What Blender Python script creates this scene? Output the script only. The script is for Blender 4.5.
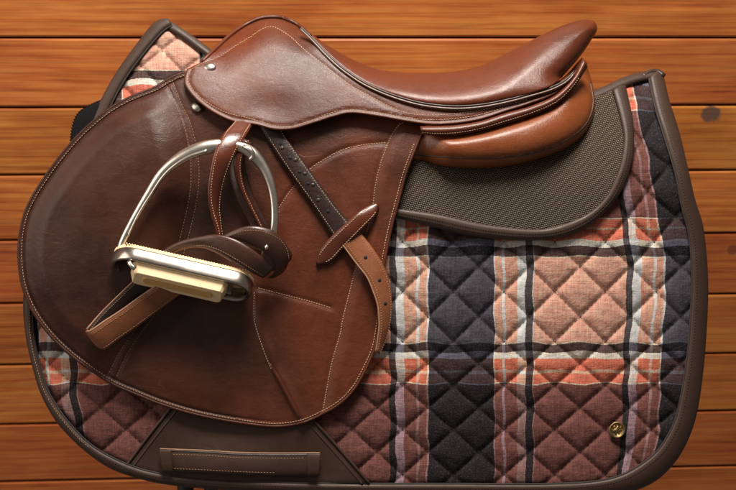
import bpy, bmesh, math, random
import numpy as np
from mathutils import Vector
from mathutils.geometry import delaunay_2d_cdt
random.seed(7); rng = np.random.default_rng(7)
sc = bpy.context.scene
for o in list(bpy.data.objects): bpy.data.objects.remove(o)
# ---------------------------------------------------------------- camera, world, lamps, exposure
PITCH, YAW, ROLL = 0.27954, 0.05735, 0.005405
WALL_D, D0, FPX = 1.50, 1.10, 1100.0
def _axes(p, y, r):
    f = np.array([math.sin(y)*math.cos(p), math.cos(y)*math.cos(p), -math.sin(p)])
    rt = np.cross(f, [0, 0, 1.0]); rt /= np.linalg.norm(rt); u = np.cross(rt, f)
    return f, math.cos(r)*rt+math.sin(r)*u, -math.sin(r)*rt+math.cos(r)*u
FW, RT, UP = _axes(PITCH, YAW, ROLL)
CAM = -FW*WALL_D + np.array([0, 0, 1.30])
def P(p):
    """saddle coordinates (mm right, mm down, mm out of the pad) -> world metres"""
    p = np.atleast_2d(np.asarray(p, float)); d = D0 - p[:, 2]/1000.0
    return CAM + d[:, None]*(FW + ((p[:, 0]-368)/FPX)[:, None]*RT + ((245-p[:, 1])/FPX)[:, None]*UP)
cd = bpy.data.cameras.new('camera'); cam = bpy.data.objects.new('camera', cd); sc.collection.objects.link(cam)
from mathutils import Matrix
m = Matrix([[RT[0], UP[0], -FW[0], CAM[0]], [RT[1], UP[1], -FW[1], CAM[1]], [RT[2], UP[2], -FW[2], CAM[2]], [0, 0, 0, 1]])
cam.matrix_world = m
cd.sensor_width = 36; cd.lens = FPX/736*36; cd.clip_start = 0.05; cd.clip_end = 50
cd.dof.use_dof = True; cd.dof.focus_distance = 1.08; cd.dof.aperture_fstop = 13
sc.camera = cam
w = bpy.data.worlds.new('World'); sc.world = w; w.use_nodes = True
w.node_tree.nodes['Background'].inputs[0].default_value = (1.0, 0.88, 0.78, 1)
w.node_tree.nodes['Background'].inputs[1].default_value = 0.13
def lamp(name, rgt, up, out, size, power, col, aim=(0, 0, 0), sy=None):
    l = bpy.data.lights.new(name, 'AREA'); l.shape = 'RECTANGLE'; l.size = size; l.size_y = sy or size
    l.energy = power; l.color = col
    o = bpy.data.objects.new(name, l); sc.collection.objects.link(o)
    c = CAM + FW*D0
    pos = Vector(c + RT*rgt + UP*up - FW*out); tgt = Vector(c + RT*aim[0] + UP*aim[1] - FW*aim[2])
    o.location = pos; o.rotation_euler = (tgt-pos).to_track_quat('-Z', 'Y').to_euler()
lamp('window_light_high', 0.02, 1.20, 0.62, 0.50, 40, (1.0, 0.92, 0.83), aim=(0.10, 0, 0))
lamp('window_light_left', -1.35, 0.42, 0.60, 1.0, 10.0, (1.0, 0.88, 0.78), aim=(-0.1, -0.05, -0.1), sy=1.2)
sc.view_settings.view_transform = 'Standard'; sc.view_settings.look = 'None'
sc.view_settings.exposure = 0.12; sc.view_settings.gamma = 1.0; sc.view_settings.use_curve_mapping = False

# ---------------------------------------------------------------- node helpers and materials
def newmat(name):
    mt = bpy.data.materials.new(name); mt.use_nodes = True
    nt = mt.node_tree; b = nt.nodes['Principled BSDF']
    return mt, nt, b
class N:
    def __init__(s, nt): s.nt = nt
    def n(s, t, **k):
        x = s.nt.nodes.new(t)
        for a, v in k.items(): setattr(x, a, v)
        return x
    def l(s, a, b): s.nt.links.new(a, b)
    def put(s, sock, v):
        if hasattr(v, 'is_linked') or hasattr(v, 'links'): s.l(v, sock)
        else: sock.default_value = v
    def math(s, op, a, b=0.0, c=0.0, clamp=False):
        x = s.n('ShaderNodeMath', operation=op, use_clamp=clamp)
        s.put(x.inputs[0], a); s.put(x.inputs[1], b)
        if op in ('MULTIPLY_ADD', 'SMOOTH_MIN', 'COMPARE'): s.put(x.inputs[2], c)
        return x.outputs[0]
    def map(s, vec, scale=(1, 1, 1), loc=(0, 0, 0), rot=(0, 0, 0)):
        x = s.n('ShaderNodeMapping'); s.l(vec, x.inputs[0])
        x.inputs['Location'].default_value = loc; x.inputs['Rotation'].default_value = rot; x.inputs['Scale'].default_value = scale
        return x.outputs[0]
    def noise(s, vec, scale, detail=4, rough=.55, dist=0.0):
        x = s.n('ShaderNodeTexNoise'); s.l(vec, x.inputs['Vector'])
        x.inputs['Scale'].default_value = scale; x.inputs['Detail'].default_value = detail
        x.inputs['Roughness'].default_value = rough; x.inputs['Distortion'].default_value = dist
        return x.outputs['Fac']
    def ramp(s, fac, stops, interp='LINEAR'):
        x = s.n('ShaderNodeValToRGB'); s.l(fac, x.inputs[0]); cr = x.color_ramp; cr.interpolation = interp
        while len(cr.elements) > 1: cr.elements.remove(cr.elements[-1])
        for i, (p, c) in enumerate(stops):
            e = cr.elements[0] if i == 0 else cr.elements.new(p)
            e.position = p; e.color = (c[0], c[1], c[2], 1) if not isinstance(c, (int, float)) else (c, c, c, 1)
        return x.outputs[0]
    def mix(s, f, a, b, bt='MIX'):
        x = s.n('ShaderNodeMix', data_type='RGBA', blend_type=bt)
        s.put(x.inputs[0], f)
        s.put(x.inputs[6], a if not isinstance(a, tuple) else (*a, 1)[:4]); s.put(x.inputs[7], b if not isinstance(b, tuple) else (*b, 1)[:4])
        return x.outputs[2]
    def bump(s, h, strength, dist, normal=None):
        x = s.n('ShaderNodeBump'); s.l(h, x.inputs['Height']); x.inputs['Strength'].default_value = strength
        x.inputs['Distance'].default_value = dist
        if normal is not None: s.l(normal, x.inputs['Normal'])
        return x.outputs[0]

def leather(name, col, dark=None, rough=.38, coat=.25, pebble=1.0, patina=.55, scratch=.35):
    mt, nt, b = newmat(name); g = N(nt)
    co = g.n('ShaderNodeTexCoord').outputs['Object']
    dark = dark or tuple(c*.45 for c in col)
    big = g.noise(co, 6, 3, .5, .5); mid = g.noise(co, 45, 5, .65); fine = g.noise(co, 420, 3, .6)
    f = g.ramp(g.math('ADD', g.math('MULTIPLY', big, .78), g.math('MULTIPLY', mid, .22)), [(.34, 0.0), (.66, 1.0)])
    c = g.mix(g.math('MULTIPLY', g.math('SUBTRACT', 1.0, f), patina), tuple(col), tuple(dark))
    c = g.mix(.22, c, g.ramp(fine, [(.3, .55), (.7, 1.3)]), 'MULTIPLY')
    ln = g.math('ABSOLUTE', g.math('SUBTRACT', g.noise(g.map(co, (7, 7, 26), rot=(.3, .7, .2)), 1.0, 2, .4, 1.2), .5))
    msk = g.ramp(g.noise(co, 14, 3, .6), [(.52, 0.0), (.66, 1.0)])
    scl = g.math('MULTIPLY', g.ramp(ln, [(0.0, 1.0), (.006, 0.0)]), msk)
    c = g.mix(g.math('MULTIPLY', scl, .30), c, tuple(min(1, q*2.6+.02) for q in col))
    g.l(c, b.inputs['Base Color']); b.inputs['Specular IOR Level'].default_value = .40
    v = g.n('ShaderNodeTexVoronoi'); v.feature = 'DISTANCE_TO_EDGE'; g.l(co, v.inputs['Vector']); v.inputs['Scale'].default_value = 850
    scr = g.noise(g.map(co, (30, 30, 260), rot=(0, .5, 0)), 2.2, 4, .7)
    rr = g.math('ADD', g.math('MULTIPLY', scr, scratch*.5), g.math('MULTIPLY', mid, .40))
    g.l(g.math('ADD', rr, rough-.20-scratch*.25, clamp=True), b.inputs['Roughness'])
    hh = g.math('ADD', g.math('MULTIPLY', g.math('MINIMUM', v.outputs[0], .18), 2.2), g.math('MULTIPLY', fine, .6))
    hh = g.math('ADD', hh, g.math('MULTIPLY', g.noise(co, 110, 3, .6), 1.6))
    crs = g.math('ADD', g.noise(g.map(co, (38, 38, 70), rot=(0, .6, 0)), 1.0, 4, .6, .8), g.math('MULTIPLY', scl, -.25))
    g.l(g.bump(hh, .24*pebble, .0005, g.bump(crs, .19*pebble, .0022)), b.inputs['Normal'])
    b.inputs['Coat Weight'].default_value = coat; b.inputs['Coat Roughness'].default_value = .22
    return mt
M = {}
M['skirt'] = leather('chestnut_leather', (.112, .0240, .0078), (.030, .0085, .0042), .38, .05, 1.3, .75)
M['skirt'].node_tree.nodes['Principled BSDF'].inputs['Specular IOR Level'].default_value = .26
M['seat'] = leather('seat_leather', (.122, .0255, .0088), (.042, .0105, .0050), .37, .08, 1.2, .7)
M['panel'] = leather('panel_leather', (.250, .066, .017), (.09, .023, .0075), .36, .10, 1.2, .6)
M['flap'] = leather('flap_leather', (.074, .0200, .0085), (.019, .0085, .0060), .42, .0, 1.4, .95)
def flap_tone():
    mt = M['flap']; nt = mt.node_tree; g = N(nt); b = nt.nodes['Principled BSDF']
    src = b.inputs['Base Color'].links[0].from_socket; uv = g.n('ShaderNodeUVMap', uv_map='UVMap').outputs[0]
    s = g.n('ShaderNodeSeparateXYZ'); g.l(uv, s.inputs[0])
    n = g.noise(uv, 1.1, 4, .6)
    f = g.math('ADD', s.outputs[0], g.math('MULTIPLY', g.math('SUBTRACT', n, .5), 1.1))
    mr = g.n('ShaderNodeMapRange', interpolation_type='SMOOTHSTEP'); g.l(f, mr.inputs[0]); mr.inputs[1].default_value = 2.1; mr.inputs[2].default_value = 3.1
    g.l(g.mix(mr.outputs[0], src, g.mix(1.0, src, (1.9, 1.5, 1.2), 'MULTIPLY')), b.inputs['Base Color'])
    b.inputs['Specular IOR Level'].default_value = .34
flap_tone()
M['strap'] = leather('strap_leather', (.095, .022, .010), (.045, .012, .007), .30, .3, .9)
M['darkstrap'] = leather('dark_strap_leather', (.026, .012, .010), (.010, .006, .005), .40, .12, 1.4)
M['tan'] = leather('tan_leather', (.260, .090, .036), (.10, .032, .013), .42, .15, 1.0, .8)
M['cutedge'] = leather('cut_leather_edge', (.36, .20, .12), (.25, .12, .07), .55, 0, 1.0, .6)
M['wrapleather'] = leather('wrap_leather', (.055, .022, .014), (.030, .012, .009), .34, .25, 1.0, .6)
M['bind'] = leather('brown_binding', (.046, .025, .017), (.032, .018, .013), .50, .0, .5, .4)
M['girth'] = leather('brown_girth_patch', (.046, .024, .016), (.032, .017, .011), .50, .0, .5, .5)

for k_ in ('bind', 'girth'): M[k_].node_tree.nodes['Principled BSDF'].inputs['Specular IOR Level'].default_value = .32
M['flap'].node_tree.nodes['Principled BSDF'].inputs['Specular IOR Level'].default_value = .30
def simple(name, col, rough=.5, metal=0.0, nz=0.0, ns=200, coat=0.0, bump=0.0):
    mt, nt, b = newmat(name); g = N(nt); co = g.n('ShaderNodeTexCoord').outputs['Object']
    n = g.noise(co, ns, 4, .6)
    g.l(g.mix(nz, tuple(col), g.ramp(n, [(.3, tuple(c*.45 for c in col)), (.7, tuple(min(1, c*1.35) for c in col))])), b.inputs['Base Color'])
    g.l(g.math('ADD', g.math('MULTIPLY', g.noise(co, ns*.4, 3), .25), rough-.12, clamp=True), b.inputs['Roughness'])
    b.inputs['Metallic'].default_value = metal; b.inputs['Coat Weight'].default_value = coat
    if bump: g.l(g.bump(n, bump, .0008), b.inputs['Normal'])
    return mt
M['thread'] = simple('cream_thread', (.62, .42, .27), .7, nz=.5, ns=900)
M['threadtan'] = simple('tan_thread', (.40, .22, .12), .7, nz=.5, ns=900)
M['threaddark'] = simple('dark_thread', (.026, .018, .016), .8, nz=.5, ns=900)
M['piping'] = simple('piping_leather', (.10, .055, .038), .38, nz=.4, coat=.2)
M['darkpiping'] = simple('dark_piping', (.03, .015, .010), .4, nz=.3)
M['steel'] = simple('stirrup_steel', (.70, .65, .58), .30, 1.0, nz=.35, ns=60, bump=.16)
M['wornsteel'] = simple('worn_steel', (.44, .40, .355), .27, 1.0, nz=.55, ns=38, bump=.3)
M['nickel'] = simple('nickel_stud', (.50, .46, .42), .34, 1.0, nz=.5, ns=400, bump=.2)
M['rubber'] = simple('cream_rubber', (.86, .64, .38), .6, nz=.12, ns=250, bump=.2)
M['rubberdark'] = simple('ochre_rubber', (.66, .40, .14), .5, nz=.2, ns=250, bump=.25)
M['brass'] = simple('antique_brass', (.36, .26, .12), .45, 1.0, nz=.5, ns=500, bump=.3)
M['brassdark'] = simple('dark_brass', (.030, .022, .012), .6, .2, nz=.5, ns=500)
M['blackhook'] = simple('black_hook_tape', (.006, .006, .007), .85, nz=.5, ns=900, bump=.8)
M['rack'] = simple('dark_rack_steel', (.015, .018, .020), .45, .3, nz=.4)
M['blackhook'].node_tree.nodes['Principled BSDF'].inputs['Specular IOR Level'].default_value = .1
M['hole'] = simple('strap_hole', (.004, .003, .003), .8)

def mesh_fabric():
    mt, nt, b = newmat('spacer_mesh'); g = N(nt)
    uv = g.n('ShaderNodeUVMap').outputs[0]
    v = g.map(uv, (100, 100, 1), rot=(0, 0, .24)); s = g.n('ShaderNodeSeparateXYZ'); g.l(v, s.inputs[0])
    row = g.math('DIVIDE', s.outputs[1], 1.9)
    off = g.math('MULTIPLY', g.math('FLOOR', g.math('ADD', row, .25)), math.pi)
    wx = g.math('SINE', g.math('ADD', g.math('MULTIPLY', s.outputs[0], 2*math.pi/2.3), off))
    wy = g.math('SINE', g.math('MULTIPLY', s.outputs[1], 2*math.pi/1.9))
    h = g.math('ADD', g.math('MULTIPLY', wx, .5), g.math('MULTIPLY', wy, .6))
    h2 = g.math('ADD', g.math('MULTIPLY', h, .5), g.noise(uv, 90, 2))
    co = g.ramp(h2, [(.15, (.010, .008, .006)), (.55, (.034, .024, .017)), (1.0, (.20, .145, .095))])
    g.l(co, b.inputs['Base Color']); b.inputs['Roughness'].default_value = .5; b.inputs['Specular IOR Level'].default_value = .2
    g.l(g.bump(h, .6, .0007), b.inputs['Normal'])
    return mt
M['mesh'] = mesh_fabric()

def plaid():
    mt, nt, b = newmat('plaid_cotton'); g = N(nt)
    uv = g.n('ShaderNodeUVMap', uv_map='Pattern').outputs[0]
    raw = g.n('ShaderNodeUVMap', uv_map='UVMap').outputs[0]
    # slight waviness of the yarns
    w1 = g.n('ShaderNodeTexNoise'); g.l(g.map(raw, (100, 100, 1)), w1.inputs['Vector']); w1.inputs['Scale'].default_value = .05; w1.inputs['Detail'].default_value = 3
    wob = g.n('ShaderNodeVectorMath', operation='MULTIPLY_ADD'); g.l(w1.outputs['Color'], wob.inputs[0])
    wob.inputs[1].default_value = (3.4, 3.0, 0)
    w2 = g.n('ShaderNodeTexNoise'); g.l(g.map(raw, (100, 100, 1)), w2.inputs['Vector']); w2.inputs['Scale'].default_value = .9; w2.inputs['Detail'].default_value = 2
    wb2 = g.n('ShaderNodeVectorMath', operation='MULTIPLY_ADD'); g.l(w2.outputs['Color'], wb2.inputs[0]); wb2.inputs[1].default_value = (1.5, 1.5, 0); g.l(uv, wb2.inputs[2])
    sb2 = g.n('ShaderNodeVectorMath', operation='SUBTRACT'); g.l(wb2.outputs[0], sb2.inputs[0]); sb2.inputs[1].default_value = (.75, .75, 0); g.l(sb2.outputs[0], wob.inputs[2])
    s = g.n('ShaderNodeSeparateXYZ'); g.l(wob.outputs[0], s.inputs[0])
    fx = g.math('FRACT', g.math('DIVIDE', g.math('SUBTRACT', s.outputs[0], 297+1.7-2370), 237.0))
    fy = g.math('FRACT', g.math('DIVIDE', g.math('SUBTRACT', s.outputs[1], 111+1.5-2730), 273.0))
    A = (.54, .158, .104); BK = (.004, .004, .005); WH = (1.9, 1.75, 2.3); SA = (.54, .155, .095); DK = (.0026, .0034, .0064); TW = (1.7, 1.3, 1.3); CR = (1.2, .85, .75)
    def R(fac, lst, per):
        return g.ramp(fac, [(max(0, p/per), tuple(x/2 for x in c)) for p, c in lst], 'CONSTANT')
    warp = R(fx, [(0, A), (92, BK), (99, WH), (107, SA), (119, CR), (122, SA), (129.5, TW), (131, DK), (196.5, TW), (198, SA), (205, WH), (208, SA), (220, CR), (228, BK), (236, TW)], 237)
    dk = (.025, .0110, .0115); orr = (.41, .085, .050); wh = (1.7, 1.25, 1.35); bk = (.005, .005, .006); Bw = (.57, .39, .33); tw = (1.1, .95, .85); ol = (1.0, .55, .40)
    weft = R(fy, [(0, dk), (106, tw), (107.5, orr), (115.5, ol), (118, orr), (129, wh), (135, bk), (144, tw), (145.3, Bw), (231, tw), (232.3, bk), (241, wh), (247, orr), (259, ol), (262, orr), (271.6, tw)], 273)
    # yarn streaks
    sx = g.noise(g.map(raw, (90, 5, 1)), 1.0, 3, .8); sy = g.noise(g.map(raw, (5, 90, 1)), 1.0, 3, .8)
    fx2 = g.noise(g.map(raw, (22, .8, 1)), 1.0, 3, .8); fy2 = g.noise(g.map(raw, (.8, 22, 1)), 1.0, 3, .8)
    warp = g.mix(1.0, warp, g.ramp(g.math('ADD', g.math('MULTIPLY', sx, .6), g.math('MULTIPLY', fx2, .4)), [(.3, .28), (.7, 1.75)]), 'MULTIPLY')
    weft = g.mix(1.0, weft, g.ramp(g.math('ADD', g.math('MULTIPLY', sy, .6), g.math('MULTIPLY', fy2, .4)), [(.3, .28), (.7, 1.75)]), 'MULTIPLY')
    pr = g.mix(1.0, warp, weft, 'MULTIPLY')
    sp = g.n('ShaderNodeSeparateColor'); g.l(pr, sp.inputs[0]); cb = g.n('ShaderNodeCombineColor')
    for i in range(3): g.l(g.math('MINIMUM', g.math('MULTIPLY', g.math('SQRT', sp.outputs[i]), 2.0), .46), cb.inputs[i])
    # melange: pale flecks of undyed fibre
    fl = g.noise(g.map(raw, (100, 100, 1)), .55, 2, .7)
    c = g.mix(g.math('MULTIPLY', g.ramp(fl, [(.50, 0.0), (.72, 1.0)]), .10), cb.outputs[0], (.34, .27, .27))
    c = g.mix(1.0, c, g.ramp(g.math('ADD', g.math('MULTIPLY', sx, .5), g.math('MULTIPLY', sy, .5)), [(.36, .74), (.64, 1.14)]), 'MULTIPLY')
    g.l(c, b.inputs['Base Color']); b.inputs['Roughness'].default_value = .85; b.inputs['Sheen Weight'].default_value = .04; b.inputs['Specular IOR Level'].default_value = .2
    hb = g.math('ADD', sx, sy)
    big = g.noise(g.map(raw, (100, 100, 1)), .12, 3, .6)
    nb = g.bump(big, .5, .003); g.l(g.bump(hb, .35, .0008, nb), b.inputs['Normal'])
    return mt
M['plaid'] = plaid()

def wood():
    mt, nt, b = newmat('varnished_pine'); g = N(nt)
    co = g.n('ShaderNodeTexCoord').outputs['Object']; oi = g.n('ShaderNodeObjectInfo').outputs['Random']
    cx = g.n('ShaderNodeCombineXYZ'); g.l(g.math('MULTIPLY', oi, 37.0), cx.inputs[0]); g.l(g.math('MULTIPLY', oi, 11.0), cx.inputs[1]); g.l(g.math('MULTIPLY', oi, 53.0), cx.inputs[2])
    va = g.n('ShaderNodeVectorMath', operation='ADD'); g.l(co, va.inputs[0]); g.l(cx.outputs[0], va.inputs[1]); v = va.outputs[0]
    warp = g.noise(g.map(v, (1.1, 1, 3)), 1.3, 3, .5)
    # growth rings: stretched bands bent by the warp noise
    s = g.n('ShaderNodeSeparateXYZ'); g.l(v, s.inputs[0])
    ph = g.math('ADD', g.math('MULTIPLY', s.outputs[2], 75.0), g.math('MULTIPLY', warp, 5.0))
    ring = g.math('FRACT', ph)
    ringc = g.ramp(ring, [(0, .15), (.10, .55), (.65, .95), (.90, .35), (1, .15)])
    g1 = g.noise(g.map(v, (2.2, 1, 70)), 3, 6, .65); g2 = g.noise(g.map(v, (5, 1, 330)), 2, 5, .7); pat = g.noise(g.map(v, (3, 1, 14)), 1.7, 4, .6)
    f = g.math('ADD', g.math('ADD', g.math('MULTIPLY', ringc, .13), g.math('MULTIPLY', g1, .40)), g.math('ADD', g.math('MULTIPLY', g2, .26), g.math('MULTIPLY', pat, .38)))
    c = g.ramp(f, [(.40, (.15, .028, .004)), (.475, (.46, .118, .015)), (.555, (.60, .180, .028)), (.67, (.76, .29, .055))])
    crisp = g.ramp(g.noise(g.map(v, (3.5, 1, 620)), 1.0, 3, .75, .3), [(.36, .62), (.5, 1.0), (.66, 1.12)])
    c = g.mix(.8, c, crisp, 'MULTIPLY')
    pch = g.noise(g.map(v, (4.5, 1, 9)), 1.0, 4, .65)
    c = g.mix(.75, c, g.ramp(pch, [(.30, (.50, .40, .34)), (.52, (.95, .93, .92)), (.72, (1.18, 1.2, 1.22))]), 'MULTIPLY')
    # tone per plank
    hv = g.n('ShaderNodeHueSaturation'); g.l(c, hv.inputs['Color']); hv.inputs['Saturation'].default_value = 1.0
    g.l(g.math('ADD', g.math('MULTIPLY', oi, .34), .82), hv.inputs['Value']); g.l(g.math('ADD', g.math('MULTIPLY', g.math('FRACT', g.math('MULTIPLY', oi, 7.3)), .022), .487), hv.inputs['Hue'])
    # one knot, where the board has it
    geo = g.n('ShaderNodeNewGeometry').outputs['Position']; kp = KNOT
    def blob(cen, rx, rz, ns, amp):
        sub = g.n('ShaderNodeVectorMath', operation='SUBTRACT'); g.l(geo, sub.inputs[0]); sub.inputs[1].default_value = cen
        mp = g.map(sub.outputs[0], (1/rx, 0, 1/rz)); ln = g.n('ShaderNodeVectorMath', operation='LENGTH'); g.l(mp, ln.inputs[0])
        return g.math('ADD', ln.outputs['Value'], g.math('MULTIPLY', g.math('SUBTRACT', g.noise(geo, ns, 4), .5), amp))
    d1 = blob(tuple(kp), .0155, .0125, 90, .9)
    k = g.ramp(d1, [(.75, 1.0), (1.05, 0.0)]); halo = g.ramp(d1, [(1.0, .5), (2.6, 0.0)])
    kp2 = wall_point(733, 250); d2 = blob(tuple(kp2), .009, .008, 110, .9); hv2 = g.mix(g.math('MULTIPLY', g.ramp(d2, [(.8, .8), (1.5, 0.0)]), .9), hv.outputs[0], (.10, .035, .018))
    c2 = g.mix(halo, hv2, (.12, .035, .014)); c2 = g.mix(g.math('MULTIPLY', k, .9), c2, (.075, .045, .035))
    g.l(c2, b.inputs['Base Color'])
    g.l(g.math('ADD', g.math('MULTIPLY', g1, .3), .24), b.inputs['Roughness'])
    b.inputs['Coat Weight'].default_value = .04; b.inputs['Coat Roughness'].default_value = .3; b.inputs['Specular IOR Level'].default_value = .35
    g.l(g.bump(g.math('ADD', g1, g.math('MULTIPLY', g2, .6)), .25, .0008), b.inputs['Normal'])
    return mt

# ---------------------------------------------------------------- object helpers
def finish(o, parent):
    sc.collection.objects.link(o)
    if parent is not None:
        o.parent = parent
def mesh_obj(name, pts_px, faces, mat, parent, uvpx=None, patt=None, smooth=True, recalc=True, world=False):
    v = np.asarray(pts_px, float)
    wv = v if world else P(v)
    org = root_of(parent)
    me = bpy.data.meshes.new(name)
    me.from_pydata((wv-org).tolist(), [], [list(map(int, f)) for f in faces])
    me.materials.append(mat)
    if recalc:
        bm = bmesh.new(); bm.from_mesh(me); bmesh.ops.recalc_face_normals(bm, faces=bm.faces); bm.to_mesh(me); bm.free()
    idx = np.empty(len(me.loops), int); me.loops.foreach_get('vertex_index', idx)
    u = uvpx if uvpx is not None else (v[:, :2] if not world else v[:, :2]*1000)
    l = me.uv_layers.new(name='UVMap'); l.data.foreach_set('uv', (u[idx]/100.0).ravel())
    if patt is not None:
        l = me.uv_layers.new(name='Pattern'); l.data.foreach_set('uv', patt[idx].ravel())
    me.polygons.foreach_set('use_smooth', [smooth]*len(me.polygons)); me.update()
    o = bpy.data.objects.new(name, me); finish(o, parent)
    return o
def root_of(p):
    while p is not None and p.parent is not None: p = p.parent
    return np.zeros(3) if p is None else np.array(p.location)
def thing(name, label, cat, loc, group=None, kind=None):
    o = bpy.data.objects.new(name, None); sc.collection.objects.link(o); o.location = loc; o.empty_display_size = .05
    if label: o['label'] = label
    if cat: o['category'] = cat
    if group: o['group'] = group
    if kind: o['kind'] = kind
    return o

def crom(pts, step=2.0, n=None):
    p = np.asarray(pts, float)
    if len(p) == 2:
        L = np.linalg.norm(p[1]-p[0]); k = n or max(2, int(L/step)+1); t = np.linspace(0, 1, k)[:, None]
        return p[0]*(1-t)+p[1]*t
    seg = np.linalg.norm(np.diff(p, axis=0), axis=1)**.5; seg[seg < 1e-6] = 1e-6
    pe = np.vstack([2*p[0]-p[1], p, 2*p[-1]-p[-2]])
    t = np.concatenate([[0], np.cumsum(np.concatenate([[seg[0]], seg, [seg[-1]]]))])
    out = []
    for i in range(1, len(pe)-2):
        k = 24; tt = np.linspace(t[i], t[i+1], k, endpoint=False)[:, None]
        a1 = (t[i]-tt)/(t[i]-t[i-1])*pe[i-1]+(tt-t[i-1])/(t[i]-t[i-1])*pe[i]
        a2 = (t[i+1]-tt)/(t[i+1]-t[i])*pe[i]+(tt-t[i])/(t[i+1]-t[i])*pe[i+1]
        a3 = (t[i+2]-tt)/(t[i+2]-t[i+1])*pe[i+1]+(tt-t[i+1])/(t[i+2]-t[i+1])*pe[i+2]
        b1 = (t[i+1]-tt)/(t[i+1]-t[i-1])*a1+(tt-t[i-1])/(t[i+1]-t[i-1])*a2
        b2 = (t[i+2]-tt)/(t[i+2]-t[i])*a2+(tt-t[i])/(t[i+2]-t[i])*a3
        out.append((t[i+1]-tt)/(t[i+1]-t[i])*b1+(tt-t[i])/(t[i+1]-t[i])*b2)
    q = np.vstack(out+[p[-1:]])
    s = np.concatenate([[0], np.cumsum(np.linalg.norm(np.diff(q, axis=0), axis=1))])
    k = n or max(3, int(s[-1]/step)+1); ss = np.linspace(0, s[-1], k)
    return np.stack([np.interp(ss, s, q[:, j]) for j in range(q.shape[1])], 1)

def pdist(x, y, line, signed=False):
    """distance from points to a polyline; signed: positive on its right-hand side seen with y down, walking along it -> left of travel negative"""
    x = np.atleast_1d(np.asarray(x, float)).ravel(); y = np.atleast_1d(np.asarray(y, float)).ravel()
    a = line[:-1]; d = line[1:]-a; L2 = (d**2).sum(1)+1e-12
    best = np.full(len(x), 1e9); sg = np.ones(len(x))
    for c in range(0, len(x), 20000):
        X = x[c:c+20000, None]; Y = y[c:c+20000, None]
        px = X-a[:, 0]; py = Y-a[:, 1]
        t = np.clip((px*d[:, 0]+py*d[:, 1])/L2, 0, 1)
        q = (px-t*d[:, 0])**2+(py-t*d[:, 1])**2; k = q.argmin(1); r = np.arange(len(k))
        best[c:c+20000] = np.sqrt(q[r, k]); cr = d[k, 0]*py[r, k]-d[k, 1]*px[r, k]
        sg[c:c+20000] = np.where(cr >= 0, 1, -1)
    return best*sg if signed else best
def inside(x, y, poly):
    r = np.zeros(len(x), bool); a = poly; b = np.roll(poly, -1, 0)
    for c in range(0, len(x), 20000):
        X = x[c:c+20000, None]; Y = y[c:c+20000, None]
        cond = ((a[:, 1] > Y) != (b[:, 1] > Y))
        xi = (b[:, 0]-a[:, 0])*(Y-a[:, 1])/(b[:, 1]-a[:, 1]+1e-12)+a[:, 0]
        r[c:c+20000] = ((cond & (X < xi)).sum(1) % 2) == 1
    return r
def sm(x, a, b):
    t = np.clip((np.asarray(x, float)-a)/(b-a), 0, 1); return t*t*(3-2*t)
def rnd(d, r, W):
    t = np.clip(1-np.asarray(d)/r, 0, 1); return W*(1-np.sqrt(np.clip(1-t*t, 0, 1)))
def vn(x, y, s, seed=0):
    """cheap smooth pseudo-noise"""
    r = np.random.default_rng(seed); out = 0*x
    for k in range(6):
        a = r.uniform(0, 6.28); f = s*r.uniform(.6, 1.7); out = out+np.sin((x*math.cos(a)+y*math.sin(a))*f+r.uniform(0, 6.28))
    return out/6

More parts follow.
